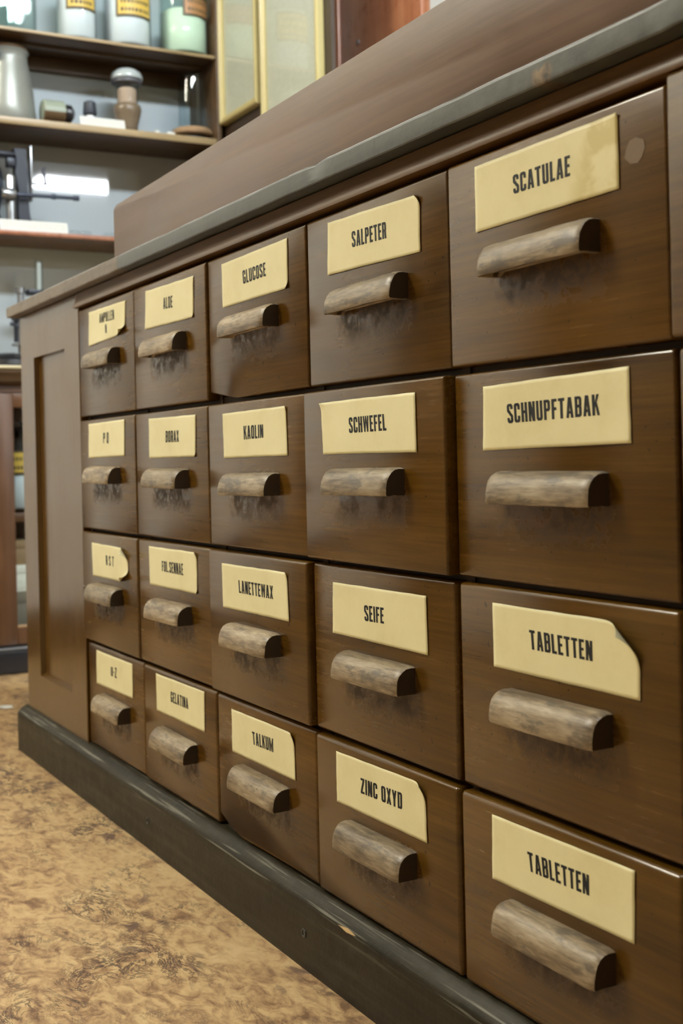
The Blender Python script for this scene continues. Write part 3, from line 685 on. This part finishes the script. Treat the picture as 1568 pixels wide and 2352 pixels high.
bm = bmesh.new(); bmesh.ops.create_uvsphere(bm, u_segments=14, v_segments=10, radius=.010, matrix=Matrix.Translation((.045, -.035, .162))); finish(bm, 'thumb_rest', M['greymetal'], loc=(x, y, z2), parent=t)
x, y = -1.235, .292
t = thing('enamel_canister', (x, y, z2+.030), 'green and brown canister lying on its side beside the pewter jug', 'canister')
bm = bmesh.new(); lathe(bm, [(.026, 0), (.0295, .003), (.0295, .052), (.024, .056)], 40, axis='y')
for f in bm.faces:
    if f.calc_center_median().z < -.006: f.material_index = 1
finish(bm, 'body', [M['olive'], M['brownen']], loc=(x, y, z2+.030), parent=t)
bm = bmesh.new(); lathe(bm, [(.021, .0562), (.023, .060), (.022, .072), (.012, .080), (.002, .081)], 32, axis='y'); finish(bm, 'cap', M['blackpl'], loc=(x, y, z2+.030), parent=t)
def stand_card(x, y0, y1, z, h, label, mat=None):
    bm = bmesh.new(); L2 = (y1-y0)/2
    loft(bm, [[(0, s*L2, 0), (.0012, s*L2, 0), (-.007, s*L2, h), (-.0082, s*L2, h), ] for s in (-1, 1)])
    box(bm, -.024, .001, -L2, L2, 0, .001)
    for k in range(2):
        bb = -L2+.008
        while bb < L2-.012:
            w = R.uniform(.004, .012); zz = h*(.64-.3*k); xo = .0012-.0082*zz/h
            f = bm.faces.new([bm.verts.new(p) for p in ((xo+.0004, bb, zz), (xo+.0004, min(bb+w, L2-.006), zz), (xo-.0008, min(bb+w, L2-.006), zz+h*.12), (xo-.0008, bb, zz+h*.12))]); f.material_index = 1
            bb += w+.003
    o = finish(bm, 'caption_card', [mat or M['white'], M['faint']], loc=(x, (y0+y1)/2, z)); tag(o, label, 'card', 'caption cards on the shelves'); return o
stand_card(-1.207, .381, .497, z2, .0235, 'small white caption card on the second shelf below the drug percolator')
x, y = -1.262, .423
t = thing('medicine_vial', (x, y, z2), 'small pale vial with dark rubber cap behind the caption card', 'vial')
bm = bmesh.new(); lathe(bm, [(.011, 0), (.012, .002), (.012, .036), (.009, .042)], 28); finish(bm, 'body', M['porcelain'], loc=(x, y, z2), parent=t)
bm = bmesh.new(); lathe(bm, [(.0165, .0425), (.0175, .046), (.0155, .073), (.009, .077), (.002, .0775)], 28); finish(bm, 'cap', plain('dark_rubber', (.022, .028, .042), .5), loc=(x, y, z2), parent=t)
x, y = -1.255, .520
t = thing('drug_percolator', (x, y, z2), 'glass drug percolator with domed lid and brownish footed base on second shelf', 'percolator')
bm = bmesh.new(); lathe(bm, [(.024, 0), (.027, .004), (.026, .020), (.034, .050), (.0365, .062), (.034, .073), (.028, .077)], 40); finish(bm, 'base', plain('brown_smoked_glass', (.16, .12, .08), .2, var=.2), loc=(x, y, z2), parent=t, angle=50)
bm = bmesh.new(); lathe(bm, [(.0235, .0775), (.0245, .080), (.0245, .113), (.020, .118)], 40); finish(bm, 'filling', M['pink'], loc=(x, y, z2), parent=t)
bm = bmesh.new(); lathe(bm, [(.0275, .0775), (.0275, .118), (.030, .124), (.032, .138), (.0305, .138), (.0285, .125), (.026, .119), (.026, .0775)], 40); finish(bm, 'glass_sleeve', M['glass'], loc=(x, y, z2), parent=t, angle=60)
bm = bmesh.new(); lathe(bm, [(.034, .1385), (.040, .140), (.041, .146), (.037, .156), (.026, .165), (.012, .169), (.002, .170)], 40); finish(bm, 'lid', plain('milky_glass', (.40, .45, .46), .12, var=.15), loc=(x, y, z2), parent=t)
bm = bmesh.new(); lathe(bm, [(.0325, .128), (.038, .130), (.038, .1375), (.0325, .1382)], 40); finish(bm, 'collar', plain('grey_rubber', (.07, .07, .085), .5), loc=(x, y, z2), parent=t)
x, y = -1.262, .712
t = thing('bell_jar', (x, y, z2), 'tall glass bell jar on a round turned wooden base at the right end', 'bell jar')
bm = bmesh.new(); lathe(bm, [(.040, 0), (.047, .002), (.047, .006), (.040, .009), (.040, .013)], 44); finish(bm, 'foot', M['blackpl'], loc=(x, y-.012, z2), parent=t)
bm = bmesh.new(); lathe(bm, [(.050, .0132), (.055, .017), (.056, .024), (.050, .031), (.040, .0325)], 44); finish(bm, 'base', M['tan'], loc=(x, y-.012, z2), parent=t)
bm = bmesh.new(); lathe(bm, [(.0365, .033), (.0365, .160), (.0350, .172), (.0330, .172), (.0345, .160), (.0345, .033)], 44); finish(bm, 'glass_bell', M['glass'], loc=(x, y-.010, z2), parent=t, angle=60)
for k, (yy, w, lb) in enumerate(((.585, .012, 'tiny white paper tag lying on second shelf beside a second tag'), (.622, .022, 'folded white paper tag lying just left of the bell jar base'))):
    bm = bmesh.new(); loft(bm, [[(-.010, s*w*.5, 0), (.004, s*w*.5, 0), (.001, s*w*.42, .008), (-.007, s*w*.38, .009)] for s in (-1, 1)])
    tag(finish(bm, 'paper_tag', M['white'], loc=(-1.214, yy, z2)), lb, 'tag', 'white scraps on the second shelf')

# ---- third shelf
z3 = zf(.3425)
x, y = -1.265, .205
t = thing('suppository_press', (x, y, z3), 'black cast iron press with upright columns and a horizontal crank rod', 'press')
bm = bmesh.new(); box(bm, -.045, .045, -.075, .072, 0, .018, .004, 3); finish(bm, 'base_plate', M['black'], loc=(x, y, z3), parent=t)
bm = bmesh.new()
loft(bm, [[(-.016, .030-a, h), (.016, .030-a, h), (.016, .060-b, h), (-.016, .060-b, h)] for h, a, b in ((.0185, -.004, -.002), (.05, .002, .004), (.11, 0, .008), (.15, .008, .006), (.18, .004, .010), (.21, .010, .010))])
finish(bm, 'column', M['black'], loc=(x, y, z3), parent=t)
bm = bmesh.new(); box(bm, -.014, .014, -.07, .029, .190, .203, .004); box(bm, -.010, .010, .003, .029, .165, .189, .003); finish(bm, 'arm', M['black'], loc=(x, y, z3), parent=t)
bm = bmesh.new(); box(bm, -.012, .012, .0605, .066, .085, .222, .002); finish(bm, 'guide_rail', M['greymetal'], loc=(x, y, z3), parent=t)
bm = bmesh.new(); lathe(bm, [(.034, .0185), (.036, .03), (.030, .05), (.036, .08), (.040, .12), (.036, .15), (.030, .165), (.012, .18)], 32, (0, -.045, 0)); finish(bm, 'hopper', plain('dark_blue_iron', (.020, .030, .050), .3, .3, var=.3), loc=(x, y, z3), parent=t)
bm = bmesh.new(); lathe(bm, [(.012, .0185), (.012, .135), (.009, .142), (.002, .143)], 24, (.022, .008, 0)); finish(bm, 'piston', M['greymetal'], loc=(x, y, z3), parent=t)
bm = bmesh.new(); tube(bm, (.036, .000, .092), (.036, .172, .0945), .0048); tube(bm, (.036, .105, .0935), (.036, .115, .0937), .0068); tube(bm, (.036, .160, .0943), (.036, .174, .0946), .0068)
finish(bm, 'crank_rod', plain('blued_steel', (.045, .055, .080), .3, .6), loc=(x, y, z3), parent=t)
bm = bmesh.new(); lathe(bm, [(.012, -.020), (.014, -.016), (.014, .010), (.012, .014)], 24, (.036, .002, .092), 'y'); finish(bm, 'crank_hub', M['greymetal'], loc=(x, y, z3), parent=t)
bm = bmesh.new(); box(bm, -.004, .004, .0665, .105, .128, .133, .001); loft(bm, [[(-.002, .098+a, h), (.002, .098+a, h), (.002, .104+a, h), (-.002, .104+a, h)] for h, a in ((.133, 0), (.150, -.003), (.165, -.006), (.172, -.003))]); finish(bm, 'lever', M['black'], loc=(x, y, z3), parent=t)
stand_card(-1.207, .176, .3435, z3, .027, 'long white caption card on the third shelf below the black press')
for yy, L_, lb in ((.360, .026, 'first small glass slide lying right of the long white caption card'), (.390, .026, 'second small glass slide lying right of the long white caption card'), (.453, .030, 'glass slide lying nearest the left end of the wooden box')):
    bm = bmesh.new(); box(bm, -.011, .011, -L_/2, L_/2, 0, .009, .002); tag(finish(bm, 'glass_slide', M['glass'], loc=(-1.217, yy, z3)), lb, 'slide', 'glass slides on the third shelf')

# ---- on the worktop of the base cabinet
x, y = -1.26, .205
z4 = zf(.011)
t = thing('laboratory_stand', (x, y, z4), 'dark laboratory stand with tap and upright glass tube on the worktop', 'stand')
bm = bmesh.new(); lathe(bm, [(.062, 0), (.066, .006), (.064, .018), (.050, .030), (.030, .036), (.012, .038)], 40); finish(bm, 'base', M['blackpl'], loc=(x, y, z4), parent=t)
bm = bmesh.new(); lathe(bm, [(.009, .0385), (.009, .055), (.024, .056), (.024, .061), (.009, .062), (.008, .185), (.012, .186), (.012, .200)], 20, (0, .030, 0)); finish(bm, 'column', M['greymetal'], loc=(x, y, z4), parent=t)
bm = bmesh.new(); tube(bm, (0, .030, .105), (0, .016, .105), .007); tube(bm, (0, .018, .066), (0, .018, .118), .006); tube(bm, (0, .018, .110), (0, .004, .110), .005); lathe(bm, [(.010, .118), (.012, .122), (.010, .130), (.004, .132)], 20, (0, .018, 0)); finish(bm, 'tap', M['black'], loc=(x, y, z4), parent=t)
bm = bmesh.new(); box(bm, -.014, .014, .046, .094, .182, .196, .003); box(bm, -.006, .006, .030, .046, .186, .192, .001); finish(bm, 'clamp', M['black'], loc=(x, y, z4), parent=t)
bm = bmesh.new(); lathe(bm, [(.0105, .1965), (.0105, .272), (.0085, .272), (.0085, .1965)], 24, (0, .077, 0)); finish(bm, 'glass_tube', M['glass'], loc=(x, y, z4), parent=t, angle=60)
bm = bmesh.new(); lathe(bm, [(.0060, .1970), (.0060, .262), (.002, .266)], 20, (0, .077, 0)); finish(bm, 'scale_strip', M['white'], loc=(x, y, z4), parent=t)
# boxes in the bottom of the base cabinet
for (y0, y1, z0, z1, m, lb) in ((.19, .29, -.6218, -.535, 'greycard', 'grey card box at the bottom of the stack in the base cabinet'), (.188, .285, -.5345, -.470, 'sheet', 'pale printed box in the middle of the stack in the base cabinet'), (.19, .292, -.4695, -.410, 'cardboard', 'brown cardboard box topmost of the stack in the base cabinet')):
    o = thing('storage_box', (-1.27, (y0+y1)/2, zf(z0)), lb, 'box', 'boxes stacked in the base cabinet')
    bm = bmesh.new(); box(bm, -.06, .045, (y0-y1)/2, (y1-y0)/2, 0, (z1-z0)*.68, .001); finish(bm, 'body', M[m], loc=(-1.27, (y0+y1)/2, zf(z0)), parent=o)
    bm = bmesh.new(); box(bm, -.062, .047, (y0-y1)/2-.002, (y1-y0)/2+.002, (z1-z0)*.685, z1-z0, .001); finish(bm, 'lid', M[m], loc=(-1.27, (y0+y1)/2, zf(z0)), parent=o)

bm = bmesh.new()
loft(bm, [[(-.018, s*.010-.004, .0002), (.0, s*.013, .0002), (.016, s*.008+.003, .0002), (.016, s*.008+.003, .0008), (.0, s*.013, .003), (-.018, s*.010-.004, .0012)] for s in (-1, 1)])
tag(finish(bm, 'paper_scrap', M['white'], loc=(-.757, .057, .0003)), 'small white scrap of paper lying on the tan floor beyond the cabinet end', 'scrap')
# ------------------------------------------------------------------ pictures, partition, tall cabinet
YW = .7575
bm = bmesh.new(); box(bm, -1.42, -.6065, YW+.013, YW+.022, 0, 2.62); tag(finish(bm, 'wall_partition', M['darkwall']), kind='structure')
def picture(x0, x1, z0, z1, label):
    fw = .0185; cx, cz = (x0+x1)/2, zf(z0)
    t = thing('framed_picture', (cx, YW, cz), label, 'picture', 'framed sheets on the partition')
    o = lambda *a: None
    bm = bmesh.new(); a, b, h = x0-cx, x1-cx, z1-z0
    O = [(a, 0), (b, 0), (b, h), (a, h)]
    prof = [(0, .0115), (0, -.004), (.003, -.0075), (.008, -.0075), (.0095, -.004), (.0135, -.0045), (fw, -.001), (fw, .004)]
    rings = []
    for off, yy in prof: rings.append([bm.verts.new((u+off*(1 if u == a else -1), yy, v+off*(1 if v == 0 else -1))) for u, v in O])
    for A, B in zip(rings, rings[1:]):
        for k in range(4): bm.faces.new((A[k], A[(k+1) % 4], B[(k+1) % 4], B[k]))
    finish(bm, 'frame', M['brass'], loc=(cx, YW, cz), parent=t, angle=20)
    bm = bmesh.new(); box(bm, a+.008, b-.008, .0045, .0095, .008, h-.008); finish(bm, 'sheet', M['sheet'], loc=(cx, YW, cz), parent=t)
    bm = bmesh.new(); box(bm, a+fw-.003, b-fw+.003, .0015, .0035, fw-.003, h-fw+.003); finish(bm, 'glass', M['pane'], loc=(cx, YW, cz), parent=t)
picture(-1.197, -.966, .652, 1.16, 'narrow pale sheet in a thin gilt frame, nearest the shelves')
picture(-.941, -.640, .54, 1.16, 'wider pale sheet in a thin gilt frame, beside the reddish screen')
YC = .935
t = thing('wooden_screen', (-.72, YC+.02, 0), 'tall smooth reddish wooden screen standing behind the counter, right of the framed sheets', 'screen')
bm = bmesh.new(); box(bm, -.865, -.493, YC, YC+.024, .03, 2.15, .003); finish(bm, 'panel', M['red'], parent=t)
bm = bmesh.new(); box(bm, -.98, -.8665, YC-.004, YC+.028, 0, 2.16, .003); finish(bm, 'post', M['red'], parent=t)
bm = bmesh.new(); box(bm, -.865, -.52, YC-.02, YC+.07, 0, .0295, .003); finish(bm, 'foot', M['red'], parent=t)
for zz in (1.49, 1.453):
    bm = bmesh.new(); lathe(bm, [(.004, -.0035), (.0055, -.002), (.0055, 0)], 16, (-.775, YC, zz), 'y'); finish(bm, 'screw_head', M['greymetal'], parent=t)
# things beyond the screen
YJ = 1.02
t = thing('side_table', (-.30, YJ+.06, 0), 'plain dark shelf stand beyond the reddish screen', 'stand')
bm = bmesh.new(); box(bm, -.465, .2, YJ-.08, YJ+.2, 1.335, 1.355, .002); finish(bm, 'top', M['shelf'], parent=t)
for sx in (-.455, .18):
    for sy in (YJ-.07, YJ+.18):
        bm = bmesh.new(); box(bm, sx, sx+.02, sy, sy+.02, 0, 1.3345, .001); finish(bm, 'leg', M['shelf'], parent=t)
x, y, z = -.375, YJ, 1.3555
t = thing('porcelain_jar', (x, y, z), 'white porcelain jar with blue lid just above the box edge, beyond the reddish screen', 'jar')
bm = bmesh.new(); lathe(bm, [(.05, 0), (.056, .005), (.056, .075), (.045, .088)], 40); finish(bm, 'body', M['porcelain'], loc=(x, y, z), parent=t)
bm = bmesh.new(); lathe(bm, [(.048, .0885), (.058, .091), (.056, .11), (.02, .12), (.002, .121)], 40); finish(bm, 'lid', M['blue'], loc=(x, y, z), parent=t)

# ------------------------------------------------------------------ room
HC = 2.63
def wall(name, *a, m='wallpaint'):
    bm = bmesh.new(); box(bm, *a); return tag(finish(bm, name, M[m]), kind='structure')
wall('floor', -1.5, 6.2, -3.6, 3.5, -.05, 0, m='floor')
wall('ceiling', -1.5, 6.2, -3.6, 3.5, HC, HC+.05, m='ceil')
wall('wall_left', -1.5, -1.42, -3.6, 3.5, 0, HC)
wall('wall_back', -1.42, 6.2, 3.5, 3.58, 0, HC); wall('wall_front', -1.42, 6.2, -3.68, -3.6, 0, HC, m='tanwall'); wall('wall_right', 6.2, 6.28, -3.6, 3.5, 0, HC, m='tanwall')
bm = bmesh.new(); box(bm, -1.4195, -1.385, -3.0, -1.72, 0, 2.1, .003); tag(finish(bm, 'unseen_dark_panel', M['darkwall']), kind='structure')  # added out of view to dim the sheen on the right-hand drawers
bm = bmesh.new(); box(bm, -1.419, -1.40, -1.715, YL-.005, 0, .12, .003); tag(finish(bm, 'baseboard_left', M['blackpl']), kind='structure')
def lamp(x, y0, y1, label, mat='tube'):
    t = thing('ceiling_lamp', (x, (y0+y1)/2, HC-.03), label, 'lamp', 'fluorescent ceiling lamps')
    bm = bmesh.new(); box(bm, x-.17, x+.17, y0-.03, y1+.03, HC-.035, HC-.0005, .004); finish(bm, 'housing', M['ceil'], parent=t)
    bm = bmesh.new()
    for s in (-.07, .07):
        lathe(bm, [(.026, 0), (.026, y1-y0)], 20, (x+s, y0, HC-.064), 'y')
    finish(bm, 'tube', M[mat], parent=t)
lamp(1.1, -.35, .95, 'fluorescent ceiling lamp above the drawer cabinet')
lamp(-.5, -2.4, -1.1, 'added warm fill lamp over the floor in front of the drawer cabinet', 'filltube')  # extra unseen lamp, brightens the floor, drawer fronts and left wall
lamp(4.5, 1.9, 3.1, 'fluorescent ceiling lamp at the far back of the room')
wd = bpy.data.worlds.new('world'); sc.world = wd; wd.use_nodes = True
bg = wd.node_tree.nodes['Background']; bg.inputs[0].default_value = (.95, .95, 1, 1); bg.inputs[1].default_value = .3

# ------------------------------------------------------------------ camera
cam = bpy.data.cameras.new('camera'); co = bpy.data.objects.new('camera', cam); C.objects.link(co)
right = Vector((0.4776, 0.8783, -0.0229)); up = Vector((0.0109, 0.0201, 0.9997)); fwd = Vector((-0.8785, 0.4778, 0.0))
m = Matrix(((right.x, up.x, -fwd.x), (right.y, up.y, -fwd.y), (right.z, up.z, -fwd.z))).to_4x4()
m.translation = Vector((1.8344, -.5559, FZ-.2261)); co.matrix_world = m
cam.sensor_width = 36; cam.sensor_fit = 'AUTO'; cam.lens = 36*2880/2352; cam.shift_y = -(1176-1050.68)/2352; cam.clip_start = .02
cam.dof.use_dof = True; cam.dof.focus_distance = 1.12; cam.dof.aperture_fstop = 9.5
sc.camera = co
sc.view_settings.view_transform = 'Standard'; sc.view_settings.look = 'None'; sc.view_settings.gamma = 1; sc.view_settings.exposure = 0
sc.view_settings.use_curve_mapping = False
sc.cycles.use_denoising = True; sc.cycles.sample_clamp_indirect = 4; sc.cycles.max_bounces = 10
